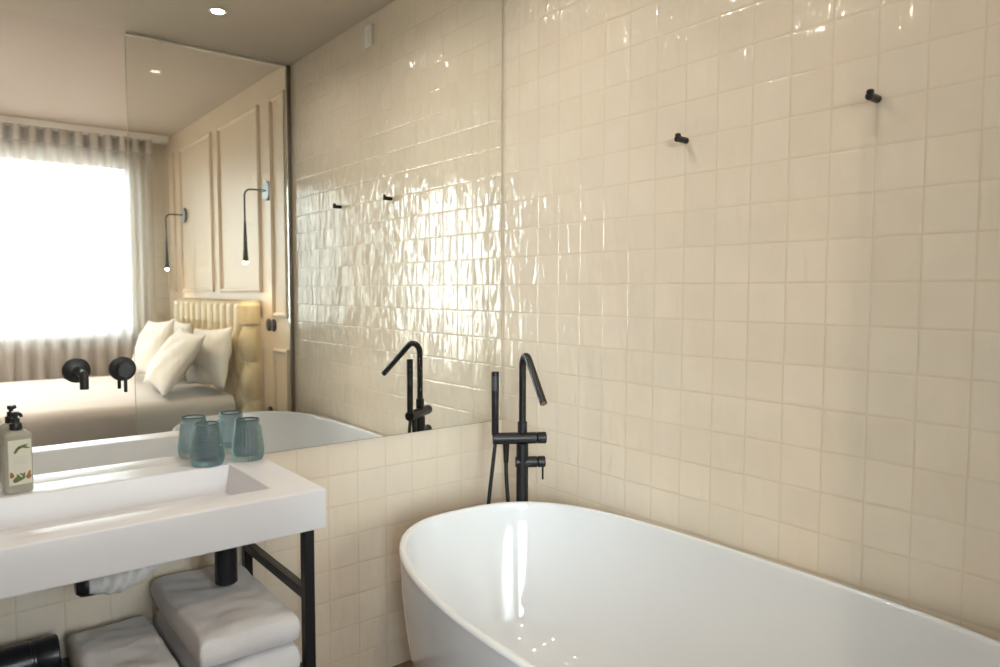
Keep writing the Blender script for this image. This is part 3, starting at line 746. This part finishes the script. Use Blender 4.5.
def switch(y, z, label, name='light_switch'):
    root = empty(name, (0, y, z), label, name.split('_')[-1] if name != 'power_socket' else 'socket')
    for dy in (-.026, .026):
        bm = NB(); lathe(bm, [(.0385, .0003), (.0385, .007), (.036, .009)], 36, Matrix.Translation((0, dy * 1.5, 0)) @ Matrix.Rotation(-PI / 2, 4, 'Y')); p = build('plate', bm, 'blackp', root, True, angle=40)
        bm = NB(); lathe(bm, [(.020, .0092), (.020, .013), (.018, .015)], 24, Matrix.Translation((0, dy * 1.5, 0)) @ Matrix.Rotation(-PI / 2, 4, 'Y')); build('button', bm, 'grey', p, True, angle=40)
switch(-2.25, 1.033, 'black double round switch on the panelled wall beside the headboard')
switch(-2.25, .49, 'black double round power socket low on the panelled wall', 'power_socket')

# ------------------------------------------------------------------ curtains
def curtain(x0, x1, label, lam=.1, amp0=.05):
    root = empty('sheer_curtain', ((x0 + x1) / 2, FAR + .15, 0), label, 'curtain', 'sheer curtains at the windows')
    o = root.location; n = int((x1 - x0) / lam * 14)
    def C(u, v):
        x = x0 + (x1 - x0) * u; z = .025 + v * 2.447
        amp = amp0 * (1 + .5 * max(0, (v - .9) / .1)) * (1 + .25 * noise.noise(V3((x * 3, z * .8, 0)))); ph = .5 * noise.noise(V3((x * 2, z * .7, 4.)))
        y = amp * math.sin(2 * PI * x / lam + ph)
        x -= .012 * math.sin(4 * PI * x / lam + 2 * ph)
        return V3((x, FAR + .15 + y, z)) - o
    bm = NB(); grid(bm, C, n, 24); build('voile', bm, 'sheer', root, True)
    # heading tape: doubled cloth at the top
    bm = NB()
    def Hd(u, v):
        p = C(u, .955 + .0448 * v); p.y += .003; return p
    grid(bm, Hd, n, 3); build('heading', bm, 'tape', root, True)
    return root
curtain(-2.22, -.165, 'white sheer pleated curtain at the window beside the bed')
curtain(-4.37, -4.08, 'white sheer curtain drawn aside beside the tall glazed opening', .06, .05)
pm = empty('curtain_rail', (-2.2, FAR + .15, 2.475), 'long white curtain rail under the bedroom ceiling', 'curtain rail')
build('rail', box(NB(), (-2.18, -.055, .0), (2.17, .055, .0495), .004), 'white', pm)
build('end_cap', box(NB(), (2.1702, -.057, -.002), (2.178, .057, .0497), .002), 'white', pm)

# ------------------------------------------------------------------ ceiling lamps
def downlight(x, y, z, power, color, label, spread=150):
    root = empty('ceiling_spot', (x, y, z), label, 'ceiling light', 'recessed ceiling spots')
    bm = NB(); lathe(bm, [(.027, -.0005), (.040, -.0005), (.041, -.003), (.039, -.006), (.030, -.006), (.027, -.002)], 40, ends=False); build('trim_ring', bm, 'trim', root, True, angle=40)
    bm = NB(); lathe(bm, [(.0, -.0015), (.0265, -.0015), (.0265, -.0035), (0, -.0035)], 32); build('lens', bm, 'lamp', root, True, angle=40)
    ld = bpy.data.lights.new('ceiling_spot_light', 'AREA'); ld.shape = 'DISK'; ld.size = .05; ld.energy = power; ld.color = color; ld.spread = R(spread)
    lo = bpy.data.objects.new('spot_light', ld); COL.objects.link(lo); lo.parent = root; lo.location = (0, 0, -.008)
BC = (1, .92, .80); BP = 3.6
downlight(-.564, -1.349, CEIL, BP * .6, BC, 'recessed ceiling spot above the bathtub, nearer the glass screen')
downlight(-.62, -.41, CEIL, BP, BC, 'recessed ceiling spot above the bath tap by the mirror')
downlight(-1.10, -.38, CEIL, BP * .4, BC, 'recessed ceiling spot above the edge of the washbasin')
downlight(-1.66, -.33, CEIL, BP * .4, BC, 'recessed ceiling spot above the washbasin taps')
downlight(-1.50, -2.45, CEIL2, 13, (1, .82, .60), 'unseen bedroom ceiling spot added for warm light on the headboard, above the near side of the bed')  # unseen lamp, placed out of view to keep warm light on the headboard
downlight(-1.50, -3.4, CEIL2, 18, (1, .90, .80), 'unseen bedroom ceiling spot added to brighten the bed, above its middle', 85)  # added narrow beam outside the view, only to brighten the bed

# ------------------------------------------------------------------ daylight
w = bpy.data.worlds.new('World'); sc.world = w; w.use_nodes = True
nt = w.node_tree; bg_ = nt.nodes['Background']
tc = N(nt, 'ShaderNodeTexCoord'); sx = N(nt, 'ShaderNodeSeparateXYZ'); nt.links.new(tc.outputs['Generated'], sx.inputs[0])
mz = N(nt, 'ShaderNodeMapRange'); nt.links.new(sx.outputs['Z'], mz.inputs[0]); mz.inputs[1].default_value = -1; mz.inputs[2].default_value = 1
cr_ = N(nt, 'ShaderNodeValToRGB'); nt.links.new(mz.outputs[0], cr_.inputs[0])
e = cr_.color_ramp.elements; e[0].position = 0.0; e[0].position = .46; e[0].color = (.20, .20, .19, 1); e[1].position = .54; e[1].color = (.80, .91, 1.0, 1)
nt.links.new(cr_.outputs[0], bg_.inputs[0]); bg_.inputs[1].default_value = 45.0
for i, (x0, x1, WZ0, WZ1) in enumerate(WINS):
    ld = bpy.data.lights.new('window_portal', 'AREA'); ld.shape = 'RECTANGLE'; ld.size = x1 - x0; ld.size_y = WZ1 - WZ0; ld.cycles.is_portal = True
    lo = bpy.data.objects.new('window_portal', ld); COL.objects.link(lo); lo.location = ((x0 + x1) / 2, FAR - .10, (WZ0 + WZ1) / 2); lo.rotation_euler = (-PI / 2, 0, PI)
    lo.rotation_euler = (PI / 2, 0, 0)

# ------------------------------------------------------------------ camera
cam = bpy.data.cameras.new('camera'); co = bpy.data.objects.new('camera', cam); COL.objects.link(co); sc.camera = co
yaw, pit, rol = 0.6761013896672894, -0.06093529866690242, 0.0018000402151924504
f = V3((math.sin(yaw) * math.cos(pit), math.cos(yaw) * math.cos(pit), math.sin(pit)))
r = V3((math.cos(yaw), -math.sin(yaw), 0)); u = r.cross(f)
r2 = r * math.cos(rol) + u * math.sin(rol); u2 = u * math.cos(rol) - r * math.sin(rol)
mw = Matrix((r2, u2, -f)).transposed().to_4x4(); mw.translation = V3((-1.6120, -1.9972, 1.2471)); co.matrix_world = mw
cam.sensor_width = 36; cam.sensor_fit = 'HORIZONTAL'; cam.lens = 707.279 / 1000 * 36; cam.clip_start = .01
cam.dof.use_dof = True; cam.dof.focus_distance = 2.15; cam.dof.aperture_fstop = 2.8

vs_ = sc.view_settings; vs_.view_transform = 'Standard'; vs_.look = 'None'; vs_.gamma = 1; vs_.use_curve_mapping = False; vs_.exposure = 0.05
cy = sc.cycles
cy.max_bounces = 14; cy.diffuse_bounces = 6; cy.glossy_bounces = 8; cy.transmission_bounces = 10; cy.transparent_max_bounces = 24
cy.sample_clamp_indirect = 10; cy.use_denoising = True; cy.caustics_reflective = True; cy.caustics_refractive = False; cy.blur_glossy = .5
